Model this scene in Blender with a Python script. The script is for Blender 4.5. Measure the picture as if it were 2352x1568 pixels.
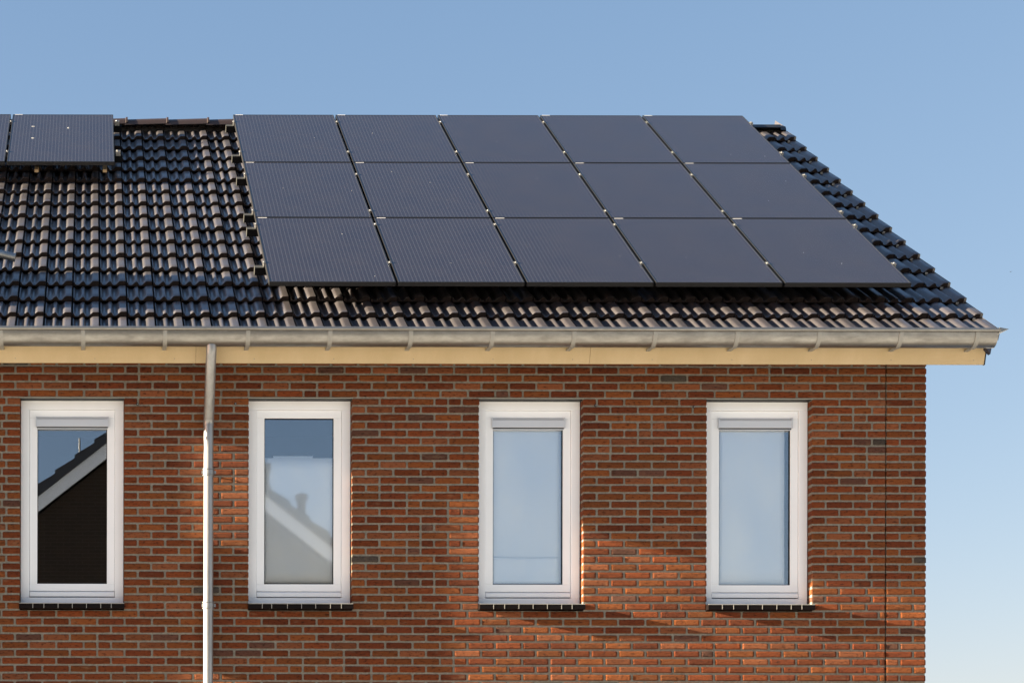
import bpy, math, random
from mathutils import Vector, Matrix, noise
R = math.radians
C = bpy.context.scene.collection
for o in list(bpy.data.objects): bpy.data.objects.remove(o)

# ------------------------------------------------------------------ camera, sky, sun, exposure
FPX = 4509.0          # focal length in reference pixels (picture 2352 wide)
DW = 15.57            # camera to facade
EYE = 1.6
PX, HY = 213.0, 2051.0
SW = FPX / DW
cam_d = bpy.data.cameras.new('camera'); cam = bpy.data.objects.new('camera', cam_d); C.objects.link(cam)
cam_d.sensor_width = 36; cam_d.lens = FPX / 2352 * 36
ROLL = 0.0020
cam_d.shift_x = (963 + ROLL * 1267) / 2352
cam_d.shift_y = (1267 - ROLL * 963) / 2352
cam_d.clip_end = 3000
cam.matrix_world = Matrix.Translation((0, -DW, EYE)) @ Matrix.Rotation(R(90), 4, 'X') @ Matrix.Rotation(ROLL, 4, 'Z')
bpy.context.scene.camera = cam

SUN_D = Vector((1.0, 0.062, -0.226)).normalized()        # the way the light travels
EL = math.asin(-SUN_D.z)
w = bpy.data.worlds.new('World'); bpy.context.scene.world = w; w.use_nodes = True
nt = w.node_tree; bg = nt.nodes['Background']
sky = nt.nodes.new('ShaderNodeTexSky'); sky.sky_type = 'NISHITA'; sky.sun_disc = False
sky.sun_elevation = EL; sky.sun_rotation = math.atan2(-SUN_D.x, -SUN_D.y)
sky.altitude = 0; sky.air_density = 1.0; sky.dust_density = 0.9; sky.ozone_density = 1.6
sp_ = nt.nodes.new('ShaderNodeSeparateColor'); cb_ = nt.nodes.new('ShaderNodeCombineColor'); nt.links.new(sky.outputs[0], sp_.inputs[0])
for ch, (pw, k_) in enumerate(((.93, .580), (.74, .493), (.58, .520))):        # air less cyan towards the horizon
    a_ = nt.nodes.new('ShaderNodeMath'); a_.operation = 'MULTIPLY'; a_.inputs[1].default_value = .25
    b_ = nt.nodes.new('ShaderNodeMath'); b_.operation = 'POWER'; b_.inputs[1].default_value = pw
    c_ = nt.nodes.new('ShaderNodeMath'); c_.operation = 'MULTIPLY'; c_.inputs[1].default_value = k_ * 4
    nt.links.new(sp_.outputs[ch], a_.inputs[0]); nt.links.new(a_.outputs[0], b_.inputs[0]); nt.links.new(b_.outputs[0], c_.inputs[0]); nt.links.new(c_.outputs[0], cb_.inputs[ch])
nt.links.new(cb_.outputs[0], bg.inputs[0]); bg.inputs[1].default_value = 0.05
sl = bpy.data.lights.new('sun', 'SUN'); sl.energy = 5.0; sl.angle = R(0.5); sl.color = (1.0, 0.85, 0.60)
so = bpy.data.objects.new('sun', sl); C.objects.link(so)
so.rotation_euler = SUN_D.to_track_quat('-Z', 'Y').to_euler(); so.location = (-20, -5, 12)
vs = bpy.context.scene.view_settings
vs.view_transform = 'Standard'; vs.look = 'None'; vs.exposure = 3.0; vs.gamma = 1; vs.use_curve_mapping = False
cy = bpy.context.scene.cycles
cy.max_bounces = 8; cy.diffuse_bounces = 4; cy.transparent_max_bounces = 12

# ------------------------------------------------------------------ materials
def mat(name, col=(.5, .5, .5), rough=.6, metal=0.0, spec=.5):
    m = bpy.data.materials.new(name); m.use_nodes = True
    b = m.node_tree.nodes['Principled BSDF']
    b.inputs['Base Color'].default_value = (*col, 1); b.inputs['Roughness'].default_value = rough
    b.inputs['Metallic'].default_value = metal; b.inputs['Specular IOR Level'].default_value = spec
    return m
def N(m, t, **kw):
    n = m.node_tree.nodes.new(t)
    for k, v in kw.items(): setattr(n, k, v)
    return n
def L(m, a, b): m.node_tree.links.new(a, b)
def B(m): return m.node_tree.nodes['Principled BSDF']
def coords(m, scale=(1, 1, 1), kind='Object'):
    tc = N(m, 'ShaderNodeTexCoord'); mp = N(m, 'ShaderNodeMapping'); mp.inputs['Scale'].default_value = scale
    L(m, tc.outputs[kind], mp.inputs[0]); return mp.outputs[0]
def noise_tex(m, vec, scale, detail=4, rough=.6):
    n = N(m, 'ShaderNodeTexNoise'); n.inputs['Scale'].default_value = scale
    n.inputs['Detail'].default_value = detail; n.inputs['Roughness'].default_value = rough
    L(m, vec, n.inputs['Vector']); return n.outputs[0]
def ramp(m, fac, stops):
    r = N(m, 'ShaderNodeValToRGB'); e = r.color_ramp.elements
    while len(e) < len(stops): e.new(.5)
    for i, (p, c) in enumerate(stops):
        e[i].position = p; e[i].color = (*c, 1) if len(c) == 3 else c
    L(m, fac, r.inputs[0]); return r.outputs[0]
def mixc(m, fac, a, b, mode='MIX'):
    n = N(m, 'ShaderNodeMix', data_type='RGBA', blend_type=mode)
    for sock, v in ((n.inputs[0], fac), (n.inputs[6], a), (n.inputs[7], b)):
        if hasattr(v, 'is_linked') or hasattr(v, 'links'): L(m, v, sock)
        else: sock.default_value = v if not isinstance(v, tuple) else (*v, 1)
    return n.outputs[2]
def bump(m, h, strength, dist):
    b = N(m, 'ShaderNodeBump'); b.inputs['Strength'].default_value = strength; b.inputs['Distance'].default_value = dist
    L(m, h, b.inputs['Height']); L(m, b.outputs[0], B(m).inputs['Normal']); return b

M = {}
# hand-formed brick: colour of each brick in its colour attribute, folds as bump
m = M['brick'] = mat('brick', rough=.92, spec=.2)
at = N(m, 'ShaderNodeAttribute', attribute_name='tint')
v1 = coords(m, (1, 1, 2.6)); v2 = coords(m, (1, 1, 1.6))
n1 = noise_tex(m, v1, 26, 5, .65); n2 = noise_tex(m, v2, 90, 3, .6); n3 = noise_tex(m, v1, 9, 3, .5)
dark = ramp(m, n1, [(.34, (.30, .24, .22)), (.47, (.92, .9, .9)), (.66, (1.0, 1.0, 1.0)), (.76, (1.5, 1.6, 1.6))])
c = mixc(m, 1.0, at.outputs['Color'], dark, 'MULTIPLY')
c = mixc(m, ramp(m, n3, [(.60, (0, 0, 0)), (.75, (.40, .40, .40))]), c, (.20, .125, .075))
n6 = noise_tex(m, coords(m, (1, 1, 1)), .9, 4, .6)
c = mixc(m, 1.0, c, ramp(m, n6, [(.3, (.84, .86, .90)), (.7, (1.08, 1.06, 1.0))]), 'MULTIPLY')
L(m, c, B(m).inputs['Base Color'])
n4 = noise_tex(m, coords(m, (1, 1, 1.8)), 55, 6, .75)
bump(m, n4, 1.0, .012)
m = M['mortar'] = mat('mortar', (.27, .235, .19), .95, spec=.15)
v = coords(m); n1 = noise_tex(m, v, 60, 4); L(m, ramp(m, n1, [(.3, (.145, .13, .105)), (.7, (.245, .218, .178))]), B(m).inputs['Base Color'])
bump(m, n1, .6, .004)
# plain-built walls elsewhere: brick texture
def brickwall(name, c1, c2, mo):
    m = mat(name, rough=.9, spec=.2)
    tc = N(m, 'ShaderNodeTexCoord'); sp = N(m, 'ShaderNodeSeparateXYZ'); L(m, tc.outputs['Object'], sp.inputs[0])
    ad = N(m, 'ShaderNodeMath', operation='ADD'); L(m, sp.outputs[0], ad.inputs[0]); L(m, sp.outputs[1], ad.inputs[1])
    cb = N(m, 'ShaderNodeCombineXYZ'); L(m, ad.outputs[0], cb.inputs[0]); L(m, sp.outputs[2], cb.inputs[1])
    b = N(m, 'ShaderNodeTexBrick'); L(m, cb.outputs[0], b.inputs['Vector']); b.inputs['Scale'].default_value = 1
    b.inputs['Brick Width'].default_value = .2175; b.inputs['Row Height'].default_value = .0623
    b.inputs['Mortar Size'].default_value = .006; b.inputs['Color1'].default_value = (*c1, 1)
    b.inputs['Color2'].default_value = (*c2, 1); b.inputs['Mortar'].default_value = (*mo, 1)
    L(m, b.outputs[0], B(m).inputs['Base Color']); bump(m, b.outputs['Fac'], -.6, .006); return m
M['gablebrick'] = brickwall('gable_brick', (.21, .05, .02), (.15, .035, .018), (.27, .235, .19))
M['darkbrick'] = brickwall('dark_brick', (.035, .022, .014), (.025, .016, .010), (.05, .04, .03))
# glazed tile
m = M['tile'] = mat('glazed_tile', (.022, .019, .019), .34, spec=.9)
at = N(m, 'ShaderNodeAttribute', attribute_name='tint')
v = coords(m); n1 = noise_tex(m, v, 5, 4); n2 = noise_tex(m, v, 60, 3)
L(m, mixc(m, 1.0, at.outputs['Color'], ramp(m, n2, [(.3, (.8, .8, .8)), (.7, (1.25, 1.2, 1.15))]), 'MULTIPLY'), B(m).inputs['Base Color'])
L(m, ramp(m, n1, [(.3, (.42, .42, .42)), (.7, (.56, .56, .56))]), B(m).inputs['Roughness'])
bump(m, n2, .12, .002)
B(m).inputs['Coat Weight'].default_value = .5; B(m).inputs['Coat Roughness'].default_value = .15
M['tilebody'] = mat('tile_body', (.016, .011, .010), .8, spec=.15)
M['ridge'] = mat('ridge_tile', (.034, .023, .021), .36)
M['deck'] = mat('roof_deck', (.012, .011, .010), .9)
# solar glass with thin conductor lines running up the slope (object x), faint cell gaps across
m = M['pv'] = mat('solar_glass', (.012, .013, .022), .17, spec=.62)
tc = N(m, 'ShaderNodeTexCoord'); sp = N(m, 'ShaderNodeSeparateXYZ'); L(m, tc.outputs['Object'], sp.inputs[0])
def lines(axis, pitch, width, off=0.0):
    a = N(m, 'ShaderNodeMath', operation='ADD'); a.inputs[1].default_value = off; L(m, sp.outputs[axis], a.inputs[0])
    d = N(m, 'ShaderNodeMath', operation='DIVIDE'); d.inputs[1].default_value = pitch; L(m, a.outputs[0], d.inputs[0])
    f = N(m, 'ShaderNodeMath', operation='FRACT'); L(m, d.outputs[0], f.inputs[0])
    l = N(m, 'ShaderNodeMath', operation='LESS_THAN'); l.inputs[1].default_value = width / pitch; L(m, f.outputs[0], l.inputs[0])
    return l.outputs[0]
ln = lines(0, .0322, .0060, .010)
vv = coords(m, (1, 1, 1)); nn = noise_tex(m, vv, 3, 3)
base = mixc(m, ramp(m, nn, [(.3, (0, 0, 0)), (.7, (1, 1, 1))]), (.018, .014, .0165), (.024, .0195, .022))
L(m, mixc(m, ln, base, (.045, .044, .052)), B(m).inputs['Base Color'])
L(m, ramp(m, nn, [(.3, (.15, .15, .15)), (.7, (.24, .24, .24))]), B(m).inputs['Roughness'])
M['pvframe'] = mat('black_anodised', (.018, .018, .020), .38, .3)
M['pvedge'] = M['pvframe']
M['silver'] = mat('bright_aluminium', (.30, .30, .30), .45, .9)
M['rail'] = mat('black_rail', (.006, .006, .007), .8, spec=.08)
M['railgrey'] = mat('grey_rail_edge', (.20, .20, .19), .5)
M['capgrey'] = mat('rail_cap', (.03, .03, .028), .6)
M['wood'] = mat('batten_wood', (.42, .30, .17), .8)
M['sticker'] = mat('white_sticker', (.72, .72, .74), .5)
M['dropping'] = mat('bird_lime', (.30, .30, .30), .8)
# zinc
m = M['zinc'] = mat('weathered_zinc', (.50, .48, .45), .38, .9)
v = coords(m, (1.0, 3, 3)); n1 = noise_tex(m, v, 6, 5, .7)
L(m, ramp(m, n1, [(.3, (.21, .20, .185)), (.55, (.29, .28, .26)), (.8, (.36, .35, .33))]), B(m).inputs['Base Color'])
L(m, ramp(m, n1, [(.3, (.45, .45, .45)), (.7, (.30, .30, .30))]), B(m).inputs['Roughness'])
m = M['pipe'] = mat('zinc_pipe', (.62, .62, .61), .40, .75)
v = coords(m, (3, 3, .6)); n1 = noise_tex(m, v, 7, 5, .7)
L(m, ramp(m, n1, [(.3, (.25, .25, .25)), (.7, (.36, .36, .36))]), B(m).inputs['Base Color'])
M['strap'] = mat('galvanised_strap', (.32, .31, .28), .55, .4)
m = M['fascia'] = mat('cream_board', (.82, .58, .29), .55, spec=.3)
v = coords(m, (1.6, 1, .5)); n1 = noise_tex(m, v, 3, 5, .65)
L(m, ramp(m, n1, [(.3, (.49, .37, .205)), (.7, (.56, .43, .255))]), B(m).inputs['Base Color'])
M['black'] = mat('black_trim', (.010, .010, .012), .6)
M['bluetrim'] = mat('dark_blue_trim', (.012, .016, .04), .5)
m = M['upvc'] = mat('white_frame', (.90, .89, .90), .38)
v = coords(m); n1 = noise_tex(m, v, 2.2, 4, .6)
L(m, ramp(m, n1, [(.3, (.84, .85, .87)), (.7, (.89, .90, .92))]), B(m).inputs['Base Color'])
M['lintel'] = mat('galvanised_lintel', (.30, .29, .24), .6, .2)
M['silltile'] = mat('glazed_sill_tile', (.006, .004, .004), .5, spec=.08)
M['grout_glint'] = mat('sill_grout_glint', (.30, .29, .27), .9)  # sill joints, and the highlight painted along the sill edge
M['ventgrey'] = mat('vent_aluminium', (.58, .60, .64), .42, .3)
m = M['sheet'] = mat('white_window_film', (.80, .82, .82), .8, spec=.1)
v = coords(m, (1, 1, .55)); n1 = noise_tex(m, v, 2.2, 3, .5)
L(m, ramp(m, n1, [(.35, (.82, .87, .92)), (.65, (.97, .97, .95))]), B(m).inputs['Base Color'])
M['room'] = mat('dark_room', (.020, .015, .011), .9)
m = M['glass'] = bpy.data.materials.new('window_glass'); m.use_nodes = True
m.node_tree.nodes.clear()
o_ = N(m, 'ShaderNodeOutputMaterial'); mx = N(m, 'ShaderNodeMixShader'); tr = N(m, 'ShaderNodeBsdfTransparent'); gl = N(m, 'ShaderNodeBsdfGlossy')
tr.inputs[0].default_value = (.99, .995, .995, 1); gl.inputs[0].default_value = (.84, .91, 1, 1); gl.inputs['Roughness'].default_value = 0.0
lw = N(m, 'ShaderNodeLayerWeight'); lw.inputs[0].default_value = .25
mp_ = N(m, 'ShaderNodeMapRange'); mp_.inputs['To Min'].default_value = .19; mp_.inputs['To Max'].default_value = .95
L(m, lw.outputs['Fresnel'], mp_.inputs[0]); L(m, mp_.outputs[0], mx.inputs[0]); L(m, tr.outputs[0], mx.inputs[1]); L(m, gl.outputs[0], mx.inputs[2]); L(m, mx.outputs[0], o_.inputs[0])
m2 = M['glass'].copy(); m2.name = 'double_glass'; M['glass_soft'] = m2
for n_ in m2.node_tree.nodes:
    if n_.type == 'BSDF_GLOSSY': n_.inputs['Roughness'].default_value = .026
m = M['ground'] = mat('pale_paving', (.42, .42, .41), .95, spec=.1)
v = coords(m); n1 = noise_tex(m, v, .35, 6, .6)
L(m, ramp(m, n1, [(.3, (.50, .51, .52)), (.7, (.62, .62, .62))]), B(m).inputs['Base Color'])
M['white'] = mat('white_board', (.72, .72, .72), .6)
M['darktile'] = mat('dark_roof', (.03, .028, .028), .5)
M['bird'] = mat('feathers', (.02, .02, .02), .8)

# ------------------------------------------------------------------ mesh helpers
class MB:
    def __init__(s): s.v = []; s.f = []; s.m = []; s.c = []; s.sm = []
    def add(s, vs, fs, mi=0, col=None, smooth=False):
        b = len(s.v); s.v += [tuple(p) for p in vs]
        for f in fs: s.f.append(tuple(b + i for i in f)); s.m.append(mi); s.c.append(col); s.sm.append(smooth)
    def box(s, x0, x1, y0, y1, z0, z1, mi=0, col=None):
        vs = [(x0,y0,z0),(x1,y0,z0),(x1,y1,z0),(x0,y1,z0),(x0,y0,z1),(x1,y0,z1),(x1,y1,z1),(x0,y1,z1)]
        s.add(vs, [(0,3,2,1),(4,5,6,7),(0,1,5,4),(1,2,6,5),(2,3,7,6),(3,0,4,7)], mi, col)
    def tube(s, pts, r, n=20, mi=0, cap=True, smooth=True):
        pts = [Vector(p) for p in pts]; rings = []
        if not isinstance(r, (list, tuple)): r = [r] * len(pts)
        for i, p in enumerate(pts):
            d = (pts[min(i+1, len(pts)-1)] - pts[max(i-1, 0)]).normalized()
            a = d.cross(Vector((0, 1, 0)) if abs(d.y) < .9 else Vector((1, 0, 0))).normalized(); b = d.cross(a)
            rings.append([p + (a*math.cos(2*math.pi*k/n) + b*math.sin(2*math.pi*k/n))*r[i] for k in range(n)])
        vs = [q for rg in rings for q in rg]; fs = []
        for i in range(len(pts)-1):
            for k in range(n):
                fs.append((i*n+k, i*n+(k+1)%n, (i+1)*n+(k+1)%n, (i+1)*n+k))
        s.add(vs, fs, mi, None, smooth)
        if cap:
            s.add(rings[0], [tuple(range(n))], mi); s.add(rings[-1], [tuple(reversed(range(n)))], mi)
    def extr(s, prof, x0, x1, mi=0, closed=True, smooth=False, ends=True):
        n = len(prof); vs = [(x0, y, z) for y, z in prof] + [(x1, y, z) for y, z in prof]
        rng = n if closed else n-1
        s.add(vs, [(i, (i+1) % n, n+(i+1) % n, n+i) for i in range(rng)], mi, None, smooth)
        if ends and closed: s.add(vs, [tuple(reversed(range(n))), tuple(range(n, 2*n))], mi)
    def build(s, name, mats, parent=None, bevel=0, angle=None, loc=None):
        me = bpy.data.meshes.new(name); me.from_pydata(s.v, [], s.f)
        for mm in (mats if isinstance(mats, list) else [mats]): me.materials.append(mm)
        me.polygons.foreach_set('material_index', s.m)
        me.polygons.foreach_set('use_smooth', s.sm)
        if any(c is not None for c in s.c):
            ca = me.color_attributes.new('tint', 'FLOAT_COLOR', 'CORNER'); buf = []
            for f, c in zip(s.f, s.c): buf += list((*(c or (.1, .1, .1)), 1)) * len(f)
            ca.data.foreach_set('color', buf)
        me.update()
        if angle is not None: me.set_sharp_from_angle(angle=R(angle))
        o = bpy.data.objects.new(name, me); C.objects.link(o)
        if parent: o.parent = parent
        if loc: o.location = loc
        if bevel:
            b = o.modifiers.new('bevel', 'BEVEL'); b.width = bevel; b.segments = 2; b.limit_method = 'ANGLE'; b.harden_normals = False
        return o
def thing(name, label, cat, loc=(0, 0, 0), group=None):
    o = bpy.data.objects.new(name, None); C.objects.link(o); o.location = loc; o.empty_display_size = .2
    o['label'] = label; o['category'] = cat
    if group: o['group'] = group
    return o
def tag(o, label, cat, group=None):
    o['label'] = label; o['category'] = cat
    if group: o['group'] = group
    return o
def wx(x): return (x - PX) / SW                 # reference pixel -> metres on the facade plane
def wz(y): return EYE + (HY - y) / SW
rnd = random.Random(7)

# ------------------------------------------------------------------ ground
g = MB(); g.add([(-400, -400, 0), (400, -400, 0), (400, 400, 0), (-400, 400, 0)], [(0, 1, 2, 3)])
go = g.build('ground', M['ground']); go['kind'] = 'structure'
g = MB(); g.add([(-30, -2.4, .004), (30, -2.4, .004), (30, -.01, .004), (-30, -.01, .004)], [(0, 1, 2, 3)])
gs = g.build('unseen_dark_strip', mat('unseen_strip_dark', (.085, .065, .045), .95)); gs['kind'] = 'structure'  # unseen strip, added to darken what the gutter's underside mirrors

# ------------------------------------------------------------------ the house
house = thing('brick_house', 'red brick house with dark glazed tile roof, four white framed windows and zinc gutter', 'house')
XL, XR = -1.70, wx(2128)
RXL, RXR = .0584 - .2181*10, 7.03
COURSE = .06233; Z0 = 3.844
TH = R(35.8); CT, ST = math.cos(TH), math.sin(TH)
PY, PZ = .015, 6.450                              # lower edge of the solar array, on its top plane
TY, TZ = -.379, 5.969                            # tile crest plane
def crest_z(y): return TZ + (y - TY) * ST / CT
RIDGE_Y = 4.38; DEPTH = 2*RIDGE_Y
wins = [(47, 285.5), (572, 809.5), (1101, 1340), (1624, 1866)]
openings = [(wx(a), wx(b)) for a, b in wins]
OZ0, OZ1 = Z0, Z0 + 27*COURSE
DIL = wx(2036)

# front brickwork, every brick modelled in relief
bk = MB(); rb = random.Random(3)
def brick_col():
    t = rb.random(); k = rb.uniform(.70, 1.12)
    if t < .008: c = (.075, .060, .050)
    elif t < .035: c = (.12, .052, .034)
    elif t < .20: c = (.225, .074, .030)
    elif t < .5: c = (.180, .045, .0135)
    elif t < .8: c = (.205, .062, .0175)
    else: c = (.145, .035, .012)
    return tuple(q*k for q in c)
def brick(x0, x1, z0, z1, hi=True):
    col = brick_col(); jy = rb.uniform(-.0015, .0015); D = .10
    tz = rb.uniform(-.0005, .0005); x0 += rb.uniform(-.001, .0015); x1 += rb.uniform(-.0015, .001)
    if not hi:
        bk.box(x0, x1, jy, .05, z0, z1, 0, col); return
    nx = 11 if x1-x0 > .15 else 8; nz = 7; sd = rb.uniform(0, 500); vs = []
    amp = rb.uniform(.0005, .0018)
    us = [0, .005/(x1-x0), .012/(x1-x0)] + [(.012 + (x1-x0-.024)*i/(nx-5))/(x1-x0) for i in range(1, nx-5)] + [1-.012/(x1-x0), 1-.005/(x1-x0), 1]
    ws = [0, .09, .22, .5, .78, .91, 1]
    for j, wv in enumerate(ws):
        for i, u in enumerate(us):
            x = x0+(x1-x0)*u; z = z0+(z1-z0)*wv
            ed = i in (0, len(us)-1) or j in (0, nz-1)
            co = (i in (0, len(us)-1)) and (j in (0, nz-1))
            q = noise.noise(Vector((x*22+sd, z*60, sd)))
            y = jy + amp*q + tz*(u-.5)*2
            if ed:
                y += .0032; x += .0012*noise.noise(Vector((x*40, z*40, sd))); z += .0022*noise.noise(Vector((x*25, sd, z*10)))
            if co: y += .003; x += .004*(1 if i == 0 else -1); z += .003*(1 if j == 0 else -1)
            vs.append((x, y, z))
    NX = len(us); fs = [(j*NX+i, j*NX+i+1, (j+1)*NX+i+1, (j+1)*NX+i) for j in range(nz-1) for i in range(NX-1)]
    bk.add(vs, fs, 0, col, True)
    # sides back into the wall
    ring = [i for i in range(NX)] + [j*NX+NX-1 for j in range(1, nz)] + [(nz-1)*NX+i for i in range(NX-2, -1, -1)] + [j*NX for j in range(nz-2, 0, -1)]
    rv = [vs[i] for i in ring]; n = len(rv); rv2 = [(p[0], D, p[2]) for p in rv]
    bk.add(rv + rv2, [((i+1) % n, i, n+i, n+(i+1) % n) for i in range(n)], 0, col, False)
J = .0165
prev = []
for r in range(-14, 34):
    z0 = Z0 + r*COURSE + J/2; z1 = z0 + COURSE - J
    spans = [(XL, DIL)]
    if 0 <= r < 27:
        e = [XL]
        for a, b in openings: e += [a, b]
        e.append(DIL); spans = [(e[i], e[i+1]) for i in range(0, len(e), 2)]
    spans.append((DIL, XR)); joints = []
    for si, (a, b) in enumerate(spans):
        x = a; first = True; run = 0
        aj = a + (.0045 if a == DIL else 0); bj = b - (.0045 if b == DIL else 0)
        while x < b - .02:
            rem = b - x
            if a == DIL: lw_ = (.11 if r % 2 else .2175) if first else 1
            elif first: lw_ = .11 if (r + si) % 2 else .2175
            else:
                if run == -1: lw_ = .10875                      # second header of a pair keeps the bond
                else: lw_ = .2175 if rb.random() < .955 else .10875
                run = -1 if (lw_ < .15 and run != -1) else 0
            if rem - lw_ < .05 and rem > .02: lw_ = rem if rem < .25 else rem - .11
            e0 = x + (0 if first else J/2); e1 = x + lw_; last = e1 > b - .01
            e1 = b if last else e1 - J/2
            if first: e0 = aj
            if last: e1 = bj
            brick(e0, e1, z0, z1)
            x += lw_; joints.append(x); first = False
    prev = joints
for r in range(-61, -14):
    z0 = Z0 + r*COURSE + J/2; x = XL + (.11 if r % 2 else 0); 
    if r % 2: brick(XL, XL+.0985, z0, z0+COURSE-J, False)
    while x < XR - .05:
        brick(x, min(x+.206, XR), z0, z0+COURSE-J, False); x += .2175
wall = bk.build('brick_wall', M['brick'], house)
mo = MB(); ZB, ZT = 0.0, Z0+34*COURSE
def slab(x0, x1, z0, z1): mo.box(x0, x1, .0085, .098, z0, z1)
e = [XL+.004] + [q for a, b in openings for q in (a-.004, b+.004)] + [DIL-.005]
slab(XL+.004, DIL-.005, ZB, OZ0-.003); slab(XL+.004, DIL-.005, OZ1+.003, ZT)
for i in range(0, len(e), 2): slab(e[i], e[i+1], OZ0-.003, OZ1+.003)
slab(DIL+.005, XR-.005, ZB, ZT)
mo.build('mortar_joints', M['mortar'], wall)
# inner leaf, gable walls and back wall
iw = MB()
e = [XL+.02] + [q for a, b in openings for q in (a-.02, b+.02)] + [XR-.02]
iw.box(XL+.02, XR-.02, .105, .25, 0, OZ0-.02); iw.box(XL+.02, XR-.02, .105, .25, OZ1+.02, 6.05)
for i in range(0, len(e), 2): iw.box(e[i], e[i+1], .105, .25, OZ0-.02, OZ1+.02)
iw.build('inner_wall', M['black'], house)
for nm, xa, xb in (('gable_wall', XR-.10, XR-.002), ('gable_wall', XL+.002, XL+.10)):
    gw = MB(); prof = [(.102, 0), (DEPTH-.02, 0), (DEPTH-.02, crest_z(0)-.2), (RIDGE_Y, crest_z(RIDGE_Y)-.16), (.102, crest_z(.1)-.16)]
    gw.extr(prof, xa, xb); gw.build(nm, M['gablebrick'], house)
bw = MB(); bw.box(XL+.1, XR-.1, DEPTH-.2, DEPTH-.02, 0, 5.9); bw.build('back_wall', M['gablebrick'], house)

# ------------------------------------------------------------------ windows
ZF0, ZF1 = EYE + (HY-1386)/288.0, EYE + (HY-918.5)/288.0      # frame bottom / top
def window(i, x0, x1):
    wn = bpy.data.objects.new('window', None); C.objects.link(wn); wn.parent = house; wn.location = (0, 0, 0)
    fx0, fx1 = x0+.002, x1-.002; F = .069; Yf = .095
    def ring(name, xa, xb, za, zb, t, tt, tb, y0, y1, mt=None):
        b = MB(); b.box(xa, xa+t, y0, y1, za+tb, zb-tt); b.box(xb-t, xb, y0, y1, za+tb, zb-tt)
        b.box(xa, xb, y0, y1, zb-tt, zb); b.box(xa, xb, y0, y1, za, za+tb)
        return b.build(name, mt or M['upvc'], wn, bevel=.003)
    ring('frame', fx0, fx1, ZF0, ZF1, F, .078, .046, Yf, Yf+.07)
    # sash sits back, with a weather bar at the foot
    sx0, sx1, sz0, sz1 = fx0+F+.0015, fx1-F-.0015, ZF0+.0475, ZF1-.0795
    b = MB(); S = .061; zb = ZF0+.100
    y0, y1 = Yf+.016, Yf+.068
    b.box(sx0, sx0+S, y0, y1, zb+.058, sz1-.062); b.box(sx1-S, sx1, y0, y1, zb+.058, sz1-.062)
    b.box(sx0, sx1, y0, y1, sz1-.062, sz1); b.box(sx0, sx1, y0, y1, zb, zb+.058)
    b.build('sash', M['upvc'], wn, bevel=.003)
    b = MB(); b.extr([(Yf+.004, sz0+.008), (Yf+.004, zb-.014), (Yf+.018, zb-.004), (Yf+.05, zb-.004), (Yf+.05, sz0+.008)], sx0+.002, sx1-.002)
    b.build('weather_bar', M['upvc'], wn, bevel=.0015)
    gx0, gx1, gz0, gz1 = sx0+S, sx1-S, zb+.058, sz1-.062
    # dark rubber seal round the pane
    b = MB(); t = .005
    b.box(gx0, gx0+t, y0+.012, y0+.03, gz0+t, gz1-t); b.box(gx1-t, gx1, y0+.012, y0+.03, gz0+t, gz1-t)
    b.box(gx0, gx1, y0+.012, y0+.03, gz1-t, gz1); b.box(gx0, gx1, y0+.012, y0+.03, gz0, gz0+t)
    b.build('seal', M['rail'], wn)
    yg = y0+.022
    b = MB(); b.box(gx0+.001, gx1-.001, yg, yg+.004, gz0+.001, gz1-.001); b.build('pane', M['glass_soft'] if i == 1 else M['glass'], wn)
    if i != 1:
        b = MB(); h = .098; vx0, vx1 = gx0-.008, gx1+.008; zt = gz1+.004
        b.extr([(y0-.018, zt-.070), (y0-.018, zt-.022), (y0-.008, zt), (y0+.018, zt), (y0+.018, zt-h+.020), (y0-.004, zt-.078), (y0-.018, zt-.078)], vx0, vx1)
        for xe in (vx0-.004, vx1-.004): b.box(xe, xe+.008, y0-.022, y0+.018, zt-.082, zt+.002)
        v_ = b.build('vent_grille', M['ventgrey'], wn, bevel=.002)
        b = MB(); b.box(vx0+.004, vx1-.004, y0-.006, y0+.018, zt-.088, zt-.079); b.build('vent_slot', M['black'], wn)
        b = MB(); b.box(vx0+.004, vx1-.004, y0-.012, y0+.018, zt-h+.004, zt-.089); b.build('vent_lip', M['ventgrey'], wn)
    ys = yg+.016
    def sheet(xa, xb, za, zb_, y=ys, sag=.0, nm='window_sheet'):
        b = MB(); n = 14; k = 10; vs = []
        for jz in range(k+1):
            for q in range(n+1):
                u = q/n; x = xa+(xb-xa)*u; top = zb_ - sag*math.sin(math.pi*u)
                z = za + (top-za)*jz/k
                vs.append((x, y+.004*noise.noise(Vector((x*4, z*3, i*9.1))), z))
        b.add(vs, [(jz*(n+1)+q, jz*(n+1)+q+1, (jz+1)*(n+1)+q+1, (jz+1)*(n+1)+q) for jz in range(k) for q in range(n)], 0, None, True)
        o = b.build(nm, M['sheet'], wn); md = o.modifiers.new('solid', 'SOLIDIFY'); md.thickness = .0015; return o
    zz = lambda y: EYE + (HY-y)/286.5
    if i == 1:
        sheet(gx0-.02, gx1+.02, gz0+.012, zz(1053.5)); sheet(gx0+.075, gx1-.16, gz0+.05, zz(1048.5), ys+.008)
    if i == 2:
        sheet(gx0-.01, gx1-.024, gz0+.015, zz(1279), ys-.006, .006); sheet(gx0-.02, gx1-.008, gz0+.02, gz1+.05, ys+.003)
    if i == 3:
        sheet(gx0+.006, gx1-.034, gz0+.010, gz1+.05)
    # dark room behind
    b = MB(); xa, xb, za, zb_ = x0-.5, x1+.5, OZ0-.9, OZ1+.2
    P = [(xa,.26,za),(xb,.26,za),(xb,.26,zb_),(xa,.26,zb_),(xa,2.2,za),(xb,2.2,za),(xb,2.2,zb_),(xa,2.2,zb_)]
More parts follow.
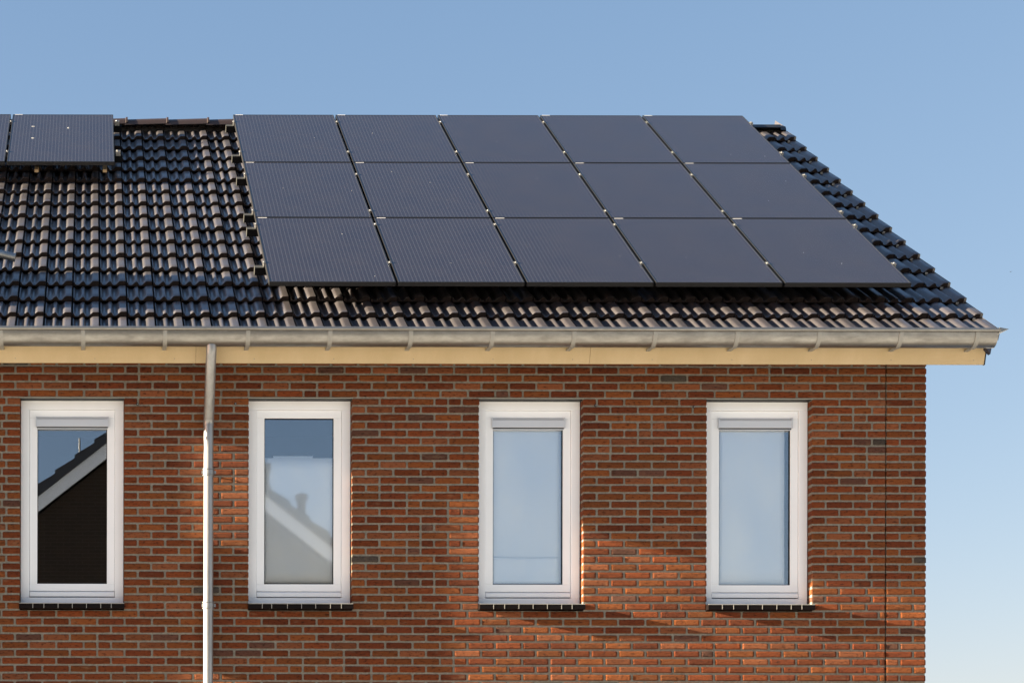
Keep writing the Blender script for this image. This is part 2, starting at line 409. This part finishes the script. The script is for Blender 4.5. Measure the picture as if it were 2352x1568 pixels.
    b.add(P, [(4,5,6,7),(0,1,5,4),(1,2,6,5),(2,3,7,6),(3,0,4,7)]); b.build('room', M['room'], wn)
    # lintel and sill
    b = MB(); b.box(x0-.006, x1+.006, -.004, 0, OZ1-.007, OZ1-.0005); ln_ = b.build('lintel', M['lintel'], wn)
    b = MB(); b.box(x0+.001, x1-.001, .0005, .10, OZ1-.006, OZ1-.001); b.build('lintel_shade', M['black'], ln_)  # black plate painting the shadow between lintel and frame
    b = MB(); zs0, zs1 = OZ0+.004, ZF0-.003; cuts = [0, .13, .235, .37, .505, .64, .775, .875, 1] if i != 1 else [0, .13, .22, .37, .505, .64, .78, .885, 1]
    W = x1-x0
    b2 = MB(); teeth = []
    for q in range(len(cuts)-1):
        a_, c_ = x0-.004+(W+.008)*cuts[q], x0-.004+(W+.008)*cuts[q+1]
        g0 = 0 if q == 0 else .003; g1 = 0 if q == len(cuts)-2 else .003
        b.extr([(-.064, zs0-.002), (-.064, zs1-.024), (-.056, zs1-.018), (.093, zs1), (.093, zs0)], a_+g0, c_-g1)
        if q: teeth.append(a_)
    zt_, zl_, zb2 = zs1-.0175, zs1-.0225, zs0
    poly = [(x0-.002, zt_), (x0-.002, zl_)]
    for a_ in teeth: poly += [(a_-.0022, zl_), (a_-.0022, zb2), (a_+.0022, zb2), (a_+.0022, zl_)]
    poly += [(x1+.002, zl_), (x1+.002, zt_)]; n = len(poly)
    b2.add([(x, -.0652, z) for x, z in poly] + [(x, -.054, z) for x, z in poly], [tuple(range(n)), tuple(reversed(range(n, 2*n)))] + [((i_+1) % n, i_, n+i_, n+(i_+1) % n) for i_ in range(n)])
    s_ = b.build('sill', M['silltile'], wn, bevel=.002); b2.build('sill_joints_glint', M['grout_glint'], wn)  # comb teeth are joints, its top bar a painted edge highlight
    return wn
for i, (a, b) in enumerate(openings): window(i, a, b)
for x, y in ((316, 930), (541, 928), (1368, 930.5), (1594, 933)):
    b = MB(); X, Z = wx(x), wz(y)
    b.tube([(X, .004, Z), (X, -.006, Z)], .010, 14, 0); b.tube([(X, -.004, Z), (X+.002, -.016, Z-.003)], .004, 8, 1)
    b.build('wall_plug', [M['black'], M['silver']], house)

# ------------------------------------------------------------------ eaves: fascia, soffit, gutter
GX0, GX1 = RXL-.02, 6.95
b = MB()
jn = [GX0+.06, wx(450)-.001, wx(1355), 6.905]
def fprof(d=0): return [(-.345-d, 5.96), (-.272-d, 5.727), (-.254, 5.727), (-.327, 5.96)]
jn = [GX0+.06, (450-PX)/295, (1355-PX)/295, 6.945]
for i in range(3): b.extr(fprof(), jn[i]+.0012, jn[i+1]-.0012)
fa = b.build('fascia', M['fascia'], house, bevel=.0015)
b = MB(); b.extr([(-.347, 5.965), (-.274, 5.7245), (-.250, 5.7245), (-.323, 5.965)], 6.9455, 6.953); b.build('end_trim', M['black'], fa)
xs_ = [GX0+.3+.62*k for k in range(14)] + [6.86]; sc0 = None
for x in xs_:
    if sc0 is None:
        b = MB(); b.tube([(0, .002, 0), (0, -.0015, 0)], .0035, 8); sc0 = b.build('screw', M['railgrey'], fa); o = sc0
    else: o = sc0.copy(); C.objects.link(o); o.parent = fa
    o.location = (x, -.2814, 5.757)
b = MB(); b.box(GX0+.07, 6.90, -.262, -.002, 5.865, 5.885); b.build('soffit', M['deck'], house)

gc_y, gc_z, ga, gb = -.425, 5.925, .085, .113
outer = []; inner = []
for k in range(25):
    t = math.pi * k / 24
    outer.append((gc_y - ga*math.cos(t), gc_z - gb*math.sin(t)))
    inner.append((gc_y - (ga-.003)*math.cos(t), gc_z - (gb-.003)*math.sin(t)))
outer += [(gc_y+ga, gc_z+.05)]; inner += [(gc_y+ga-.003, gc_z+.05)]
gut = bpy.data.objects.new('gutter', None); C.objects.link(gut); gut.parent = house
b = MB(); b.extr(outer, GX0, GX1, 0, False, True); b.extr(list(reversed(inner)), GX0, GX1, 0, False, True)
for xe in (GX0, GX1):
    b.add([(xe, y, z) for y, z in outer], [tuple(range(len(outer)))])
b.build('trough', M['zinc'], gut, angle=40)
b = MB(); b.tube([(GX0, gc_y-ga-.004, gc_z+.001), (GX1+.012, gc_y-ga-.004, gc_z+.001)], .0165, 16); b.build('rim', M['zinc'], gut)
b = MB()   # pointed end tab and dark trim behind it
b.add([(GX1, -.53, 5.942), (GX1+.085, -.50, 5.938), (GX1, -.53, 5.905), (GX1, -.33, 5.942), (GX1+.085, -.47, 5.940), (GX1, -.33, 5.905)],
      [(0, 2, 1), (3, 4, 5), (0, 1, 4, 3), (2, 5, 4, 1), (0, 3, 5, 2)])
b.build('end_tab', M['zinc'], gut)
for xb in [-560, -372, -185] + [3, 191, 379, 569, 757, 942, 1129, 1316, 1502, 1690, 1878, 2065, 2240]:
    X = (xb-PX)/298.5; b = MB(); o1 = []; o2 = []
    for k in range(19):
        t = math.pi*(.03 + .80*k/18)
        o1.append((gc_y-(ga+.006)*math.cos(t), gc_z-(gb+.006)*math.sin(t))); o2.append((gc_y-(ga-.001)*math.cos(t), gc_z-(gb-.001)*math.sin(t)))
    b.extr(o1 + o2[::-1], X-.016, X+.016, 0, True, False)
    b.box(X-.016, X+.016, gc_y+.02, -.30, gc_z-gb+.004, gc_z-gb+.012)
    if X > GX0: b.build('gutter_bracket', M['strap'], gut)

# downpipe
def downpipe(X, upper=True):
    dp = bpy.data.objects.new('downpipe', None); C.objects.link(dp); dp.parent = house
    yb = -.082; r = .0385
    b = MB(); b.tube([(X, gc_y, gc_z-gb+.01), (X, gc_y, 5.79), (X, gc_y+.012, 5.765), (X, -.11, 5.345), (X, yb, 5.31), (X, yb, 5.285)], r+.002, 32)
    b.build('swan_neck', M['pipe'], dp)
    b = MB(); b.tube([(X, yb, 5.29), (X, yb, 4.90), (X, yb, 3.88), (X, yb, 0.05)], r, 32)
    b.build('pipe_length', M['pipe'], dp)
    b = MB(); b.tube([(X, yb, 5.284), (X, yb, 5.292)], r+.004, 32); b.build('pipe_collar', M['pipe'], dp)
    for yy in (1086, 1391, 1700, 2000):
        Z = EYE + (HY-yy)/291.1; b = MB()
        b.tube([(X, yb, Z-.016), (X, yb, Z+.016)], r+.006, 32); b.tube([(X, yb, Z+.020), (X, yb, Z+.026)], r+.009, 32); b.tube([(X, yb, Z-.028), (X, yb, Z-.022)], r+.009, 32)
        b.box(X+r+.004, X+r+.020, yb-.007, yb+.007, Z-.012, Z+.012); b.box(X-r-.016, X-r-.004, yb-.006, yb+.006, Z-.012, Z+.012)
        b.tube([(X+r+.012, yb-.014, Z), (X+r+.012, yb+.012, Z)], .004, 8)
        b.tube([(X, yb+r, Z), (X, .005, Z)], .005, 8)
        b.build('pipe_bracket', M['silver'], dp)
    return dp
downpipe((479.5-PX)/291.1)
b = MB(); b.box(-1.38, -1.24, -.125, -.001, .1, 5.7); b.build('sun_blocker_tall', M['ventgrey'], house, bevel=.008)  # unseen blocker, added to keep the sun off the left bricks
b = MB(); b.box(-1.30, -1.02, -.19, -.001, EYE+(HY-1400)/SW, EYE+(HY-1120)/SW); b.build('sun_blocker_short', M['ventgrey'], house, bevel=.01)  # unseen box, added to end the sunlit patch beside the downpipe

# ------------------------------------------------------------------ roof
GAUGE = .364; PITCH = .2181; LIP0 = -.379
roof = bpy.data.objects.new('roof', None); C.objects.link(roof); roof.parent = house
roof.location = (0, LIP0, crest_z(LIP0)); roof.rotation_euler = (TH, 0, 0)     # local: x, y up the slope, z off the roof
prof = [(.000, -.020), (.006, .014), (.020, .024), (.045, .022), (.075, .008), (.115, .001), (.17, 0), (.215, .003), (.255, .011), (.290, .0195), (.325, .0255), (.355, .0285), (.395, .0295),
        (.425, .026), (.465, .009), (.505, .001), (.56, 0), (.605, .004), (.640, .012), (.675, .021), (.710, .028), (.745, .0325), (.775, .034), (.955, .034), (.972, .029), (.976, -.020)]
tl = MB(); rt = random.Random(11)
rows = 17
ts = [(-.001, -1, 1), (.001, -.004, 1), (.009, 0, 1), (.08, 0, 1), (.20, 0, 1), (.30, 0, 1), (.330, 0, .93), (.345, 0, .72), (.357, 0, .4), (.385, 0, .2)]
for r in range(rows):
    tmax = GAUGE*1.02 if r < rows-1 else .12
    for k in range(-10, 32):
        x0 = .0584 + PITCH*k + rt.uniform(-.001, .001); last = k == 31
        jz = rt.uniform(-.0025, .0025); jt = rt.uniform(-.003, .003); tw = rt.uniform(-.004, .004)
        kk = rt.uniform(.8, 1.25); col = (.031*kk, .027*kk, .031*kk)
        P_ = prof if not last else [(u, z) for u, z in prof]
        wd = PITCH*.985 if not last else .208
        vs = []; T = [q for q in ts if q[0] < tmax or q is ts[2]]
        for t, dz, s in T:
            for u, z in P_:
                zz = z*s - .034 - .032*(t/GAUGE) + jz + tw*(u-.5)
                if dz == -1: zz = min(-.046, z-.034-.012) + jz
                else: zz += dz
                vs.append((x0 + wd*u, r*GAUGE + t + jt - (.0 if dz != -1 else -.004), zz))
        n = len(P_); fs = [(j*n+i, j*n+i+1, (j+1)*n+i+1, (j+1)*n+i) for j in range(len(T)-1) for i in range(n-1)]
        tl.add(vs, fs, 0, col, True)
        for q_ in range(len(tl.m)-len(fs), len(tl.m)-len(fs)+(n-1)): tl.m[q_] = 1
        if last:   # verge tile: folded-down side
            x1 = x0 + wd; 
            q = [(x1, r*GAUGE+jt, -.003+jz), (x1, r*GAUGE+jt+GAUGE, -.033+jz), (x1+.004, r*GAUGE+jt+GAUGE, -.12+jz), (x1+.004, r*GAUGE+jt, -.085+jz), (x1-.02, r*GAUGE+jt, -.085+jz), (x1-.02, r*GAUGE+jt, -.003+jz)]
            tl.add(q, [(0, 3, 2, 1), (0, 5, 4, 3)], 0, col, False)
tiles = tl.build('tile_field', [M['tile'], M['tilebody']], roof, angle=38)
b = MB(); tm = (RIDGE_Y-LIP0)/CT
b.box(RXL+.01, RXR-.022, .02, tm-.0, -.105, -.088)
b.build('roof_deck', M['deck'], roof)
b = MB(); b.box(RXR-.052, RXR-.026, .03, tm-.03, -.087, -.052); b.build('verge_batten', M['deck'], roof)
clip0 = None
for k in range(1, rows):
    if clip0 is None: b = MB(); b.box(-.012, .010, -.006, .002, -.010, .010); clip0 = b.build('tile_clip', M['strap'], roof, bevel=.002); o = clip0
    else: o = clip0.copy(); C.objects.link(o); o.parent = roof
    o.location = (RXR-.070, k*GAUGE-.006, -.046)
# back slope
b = MB(); zr = crest_z(RIDGE_Y)-.02
b.add([(RXL, RIDGE_Y, zr), (RXR, RIDGE_Y, zr), (RXR, DEPTH+.4, zr-(RIDGE_Y+.4)*ST/CT), (RXL, DEPTH+.4, zr-(RIDGE_Y+.4)*ST/CT)], [(0, 1, 2, 3)])
o = b.build('back_slope', M['darktile'], house); md = o.modifiers.new('s', 'SOLIDIFY'); md.thickness = .06
# ridge tiles
x = RXL; ZR = 9.446; i = 0
while x < 6.5:
    x1 = x+.412; b = MB(); n = 11; r0, r1 = .006, .018     # rises a little to its overlapping end
    pr = []
    for k in range(n):
        t = math.pi*(k/(n-1)); pr.append((-.118*math.cos(t), .085*max(0, math.sin(t))**.8-.082))
    vs = [(x-.03 if i else x, RIDGE_Y+y, ZR+z-.012) for y, z in pr] + [(x1-.022, RIDGE_Y+y, ZR+z+.002) for y, z in pr] + [(x1-.018, RIDGE_Y+y*1.06, ZR+z+.012) for y, z in pr] + [(x1, RIDGE_Y+y*1.06, ZR+z+.012) for y, z in pr] + [(x1, RIDGE_Y+y*.7, ZR+z*.9-.03) for y, z in pr]
    b.add(vs, [(j*n+k, (j+1)*n+k, (j+1)*n+k+1, j*n+k+1) for j in range(4) for k in range(n-1)], 0, None, True)
    b.build('ridge_tile', M['ridge'], house, angle=35); x = x1; i += 1
b = MB(); xe = RXR-.07          # low capped end of the ridge, dark metal
b.extr([(RIDGE_Y-.10, ZR-.10), (RIDGE_Y-.07, ZR-.060), (RIDGE_Y, ZR-.040), (RIDGE_Y+.07, ZR-.060), (RIDGE_Y+.10, ZR-.10)], x-.05, xe)
b.extr([(RIDGE_Y-.085, ZR-.12), (RIDGE_Y-.06, ZR-.075), (RIDGE_Y, ZR-.060), (RIDGE_Y+.06, ZR-.075), (RIDGE_Y+.085, ZR-.12)], xe, xe+.055)
b.build('ridge_end', M['tile'], house)
# verge boards under the overhanging tiles
for xs, xe, nm in ((6.90, 6.925, 'verge_board'), (RXL+.04, RXL+.065, 'verge_board')):
    b = MB(); b.box(xs, xe, .12, tm-.1, -.25, -.107); b.build(nm, M['white'], roof)
b = MB(); b.box(XR, 6.898, .10, tm-.1, -.19, -.175); b.build('verge_soffit', M['white'], roof)
b = MB()
b.add([(6.935, -.36, 5.90), (6.985, -.34, 5.895), (6.965, -.34, 5.79), (6.925, -.36, 5.80+.03), (6.935, -.30, 5.90), (6.985, -.30, 5.895), (6.965, -.30, 5.79), (6.925, -.30, 5.83)],
      [(0, 3, 2, 1), (4, 5, 6, 7), (0, 1, 5, 4), (1, 2, 6, 5), (2, 3, 7, 6), (3, 0, 4, 7)])
b.build('verge_corner', M['bluetrim'], house)

# ------------------------------------------------------------------ solar panels
PW, PH, PG = 1.004, 1.660, .020
def on_roof(name, label, cat, x, t, group=None):       # a thing whose frame lies in the array's top plane
    o = thing(name, label, cat, (x, PY + t*CT, PZ + t*ST), group); o.rotation_euler = (TH, 0, 0); return o
proto = None
def panel(x, t, label, clamps, label_dx=0):
    global proto
    root = on_roof('solar_panel', label, 'solar panel', x, t, 'black solar panels on the roof')
    if proto is None:
        e_ = .0105; b = MB()
        b.box(0, e_, 0, PH, -.035, 0); b.box(PW-e_, PW, 0, PH, -.035, 0); b.box(e_, PW-e_, 0, e_, -.035, 0); b.box(e_, PW-e_, PH-e_, PH, -.035, 0)
        f = b.build('frame', M['pvframe'], root, bevel=.0012)
        b = MB(); b.box(e_, PW-e_, e_, PH-e_, -.008, -.0018); gls = b.build('glass', M['pv'], root)
        b = MB(); b.box(.022, .098, PH-.0098, PH-.0008, -.004, .0006); st = b.build('sticker', M['sticker'], root)
        b = MB(); b.box(-PG/2-.012, -PG/2+.012, -.022, .022, -.001, .004); b.tube([(-PG/2, 0, .003), (-PG/2, 0, .010)], .006, 10); b.box(-PG/2-.004, -PG/2+.004, -.02, .02, -.05, 0)
        cl = b.build('clamp', M['silver'], root); cl.location = (0, clamps[0]*PH, 0)
        c2 = cl.copy(); C.objects.link(c2); c2.location = (0, clamps[1]*PH, 0)
        proto = (f, gls, st, cl)
    else:
        for q in proto[:3]:
            c_ = q.copy(); C.objects.link(c_); c_.parent = root
        for fr in clamps:
            c_ = proto[3].copy(); C.objects.link(c_); c_.parent = root; c_.location = (0, fr*PH, 0)
    return root
words = ['bottom', 'middle', 'top']; cols_ = ['first', 'second', 'third', 'fourth', 'fifth']
cl_rows = [(.285, .89), (.11, .77), (.20, .84)]
AX0 = 1.401; panels = {}
for r in range(3):
    for c_ in range(5):
        pos = cols_[c_] + ' from the left' if c_ < 4 else 'rightmost'
        panels[(r, c_)] = panel(AX0 + c_*(PW+PG), r*(PH+PG), f'black solar panel in the {words[r]} row of the large array, {pos}', cl_rows[r])
LT = 2*(PH+PG) + .0
LX = .20
panels['l0'] = panel(LX-PW, LT-.008, 'black solar panel left of the bare ridge, three white spots on its glass', cl_rows[2])
panels['l1'] = panel(LX-2*PW-PG, LT-.002, 'black solar panel cut off by the left edge of the photo', cl_rows[2])
def spots(p, lst):
    for x, y, a, b_ in lst:
        b = MB(); n = 10; rr = random.Random(int(x*997+y*31))
        ring = [(x+a*math.cos(2*math.pi*k/n)*rr.uniform(.7, 1.2), y+b_*math.sin(2*math.pi*k/n)*rr.uniform(.7, 1.2), -.0012) for k in range(n)]
        b.add([(x, y, -.0002)] + ring, [(0, k+1, (k+1) % n+1) for k in range(n)]); o = b.build('bird_dropping', M['dropping'], panels[p])
spots('l0', [(.215, 1.22, .016, .016), (.22, .80, .014, .022), (.56, 1.17, .010, .030)])
for p in [(r, c_) for r in range(3) for c_ in range(5)]:
    rr = random.Random(p[0]*7+p[1]+5)
    spots(p, [(rr.uniform(.08, .92), rr.uniform(.1, 1.5), rr.uniform(.002, .005), rr.uniform(.004, .008)) for _ in range(rr.choice((1, 1, 2, 2)))])
# end clamps on the right edge of the array and rails beneath
def rail(x0, x1, t, label):
    o = on_roof('mounting_rail', label, 'rail', x0, t, 'mounting rails under the solar panels')
    b = MB(); Ln = x1-x0; b.box(.004, Ln, -.026, .026, -.098, -.037); b.build('rail_body', M['rail'], o)
    b = MB()
    for xe in (-.0, ):
        b.box(xe, xe+.004, -.029, .029, -.101, -.034); b.box(xe+.004, xe+.070, -.029, .029, -.0365, -.034)
    b.build('rail_cap', M['capgrey'], o)
    b = MB(); b.box(Ln-.05, Ln-.02, -.018, .018, -.04, .004); b.tube([(Ln-.035, 0, .003), (Ln-.035, 0, .010)], .006, 10); b.build('end_clamp', M['silver'], o)
ks = ['lowest', 'second lowest', 'third lowest', 'third highest', 'second highest', 'highest']; q = 0
for r in range(3):
    for fr in cl_rows[r]:
        rail(AX0-.085, AX0+5*PW+4*PG+.05, r*(PH+PG)+fr*PH, f'black mounting rail under the large array, {ks[q]} of its six'); q += 1
for j, fr in enumerate(cl_rows[2]):
    o = on_roof('mounting_rail', f'black mounting rail ending right of the small left array, {("lower", "upper")[j]} one', 'rail', LX-2*PW-PG-.05, LT+fr*PH, 'mounting rails under the solar panels')
    b = MB(); Ln = 2*PW+PG+.13; b.box(0, Ln, -.026, .026, -.098, -.037); b.build('rail_body', M['rail'], o)
    b = MB(); b.box(Ln-.065, Ln-.02, -.02, .02, -.037, .006); b.tube([(Ln-.05, 0, .004), (Ln-.05, 0, .013)], .007, 10); b.build('end_clamp', M['silver'], o)
for j, x in enumerate(((83-PX)/245, (240-PX)/245)):
    o = on_roof('wooden_batten', ('wooden batten end under the small left array, left of the two', 'wooden batten end under the small left array, near its right corner')[j], 'batten', x, LT-.03, 'batten ends under the small array')
    b = MB(); b.box(-.019, .019, .07, 1.7, -.112, -.086); b.build('batten_body', M['wood'], o)

# roof outlet (just its pipe end is in the picture) and an unseen box added to shade the tiles
tb = .62; yb_ = LIP0+tb*CT
dm = thing('roof_outlet', 'silver outlet pipe reaching over the tiles at the left edge of the photo', 'outlet pipe', (-1.66, yb_, crest_z(yb_)))
b = MB(); H = .57
b.add([(0, 0, -.09), (.52, 0, -.09), (.52, .86, -.09), (0, .86, -.09), (0, 0, H), (.48, .0, H), (.48, .80, H), (0, .80, H)],
      [(0, 3, 2, 1), (4, 5, 6, 7), (0, 1, 5, 4), (1, 2, 6, 5), (2, 3, 7, 6), (3, 0, 4, 7)])
ob = b.build('shadow_box', M['zinc'], dm, bevel=.01); ob.rotation_euler = (TH, 0, 0)  # invented box, sized for the shadow band it casts
pe = Vector(((35-PX)/FPX, 1, (HY-594)/FPX)) * (DW + .62) + Vector((0, -DW, EYE)) - dm.location      # pipe end, over the tiles
p0 = pe + Vector((-.75, 0, .18))
b = MB(); b.tube([p0, (p0+pe)/2, pe], .033, 24, 0, False); b.tube([pe-(pe-p0).normalized()*.008, pe], .036, 24, 0, False)
b.build('outlet_pipe', M['pipe'], dm)

# ------------------------------------------------------------------ house across the street (seen only in the panes)
HYY = -17.8; s2 = FPX/(DW+17.8)
HX = (352-PX)/s2; HZ = EYE+(HY-910)/s2; TT = math.tan(R(38)); HW = 4.6
op = thing('opposite_house', 'dark gabled house with pale verge boards, mirrored in the two left windows', 'house', (HX, HYY, 0))
b = MB(); ez = HZ-.45-HW*TT
prof = [(-HW, 0), (HW, 0), (HW, ez), (0, HZ-.45), (-HW, ez)]
vs = [(x, 0, z) for x, z in prof] + [(x, -9, z) for x, z in prof]
b.add(vs, [(4, 3, 2, 1, 0), (5, 6, 7, 8, 9)] + [(i, (i+1) % 5, 5+(i+1) % 5, 5+i) for i in range(5)]); b.build('gable_wall', M['darkbrick'], op)
b = MB(); b2 = MB()
for s in (-1, 1):
    E = (s*(HW+.4), HZ-(HW+.4)*TT)
    vs = [(0, .25, HZ-.12), (E[0], .25, E[1]-.12), (E[0], .25, E[1]-.44), (0, .25, HZ-.44)]; vs += [(x, y-.06, z) for x, y, z in vs]
    b.add(vs, [(0, 1, 2, 3), (7, 6, 5, 4), (0, 4, 5, 1), (1, 5, 6, 2), (2, 6, 7, 3), (3, 7, 4, 0)])
    n = 15
    for k in range(n):
        x0, x1 = s*(HW+.4)*k/n, s*(HW+.4)*(k+1)/n; za, zb_ = HZ-abs(x0)*TT-.03, HZ-abs(x1)*TT+.03
        vs = [(x0, .30, za), (x1, .30, zb_), (x1, .30, zb_-.22), (x0, .30, za-.16)]; vs += [(x, -9.3, z) for x, y, z in vs]
        b2.add(vs, [(0, 1, 2, 3), (7, 6, 5, 4), (0, 4, 5, 1), (1, 5, 6, 2), (2, 6, 7, 3), (3, 7, 4, 0)])
b.build('verge_board', M['white'], op); rf = b2.build('roof', M['darktile'], op)
def rx(x): return (x-PX)/s2 - HX
def rz(y): return EYE+(HY-y)/s2
b = MB(); b.tube([(rx(697), 0, rz(1200)), (rx(697), 0, rz(1128))], .075, 16); b.tube([(rx(697), 0, rz(1142)), (rx(697), 0, rz(1130))], .11, 16); b.build('chimney', M['darktile'], rf)
b = MB(); b.box(rx(600), rx(622), -.3, 0, rz(1140), rz(1075)); b.box(rx(596), rx(626), -.33, .03, rz(1075), rz(1057)); b.build('chimney', M['darktile'], rf)
b = MB(); b.tube([(rx(183), 0, rz(1050)), (rx(183), 0, rz(1000))], .015, 8); b.build('antenna', M['ridge'], rf)

# ------------------------------------------------------------------ bird
bd = 110
b = MB(); n = 8
b.tube([(-.09, 0, 0), (-.05, 0, .012), (0, 0, .015), (.06, 0, .01), (.10, 0, .016), (.125, 0, .012)], [.004, .018, .026, .022, .018, .003], 10)
for s in (-1, 1):
    vs = [(.04, s*.02, .02), (-.03, s*.02, .02), (-.02, s*.12, .055), (-.05, s*.21, .045), (.02, s*.12, .06)]
    b.add(vs + [(x, y, z-.004) for x, y, z in vs], [(0, 1, 2, 4), (4, 2, 3), (5, 9, 7, 6), (9, 8, 7)])
bi = b.build('bird', M['bird'], None, loc=((2321-PX)/FPX*bd, -DW+bd, EYE+(HY-622)/FPX*bd)); bi.rotation_euler = (0, 0, R(50)); bi.scale = (.55,)*3
tag(bi, 'tiny dark bird flying in the open sky right of the roof', 'bird')
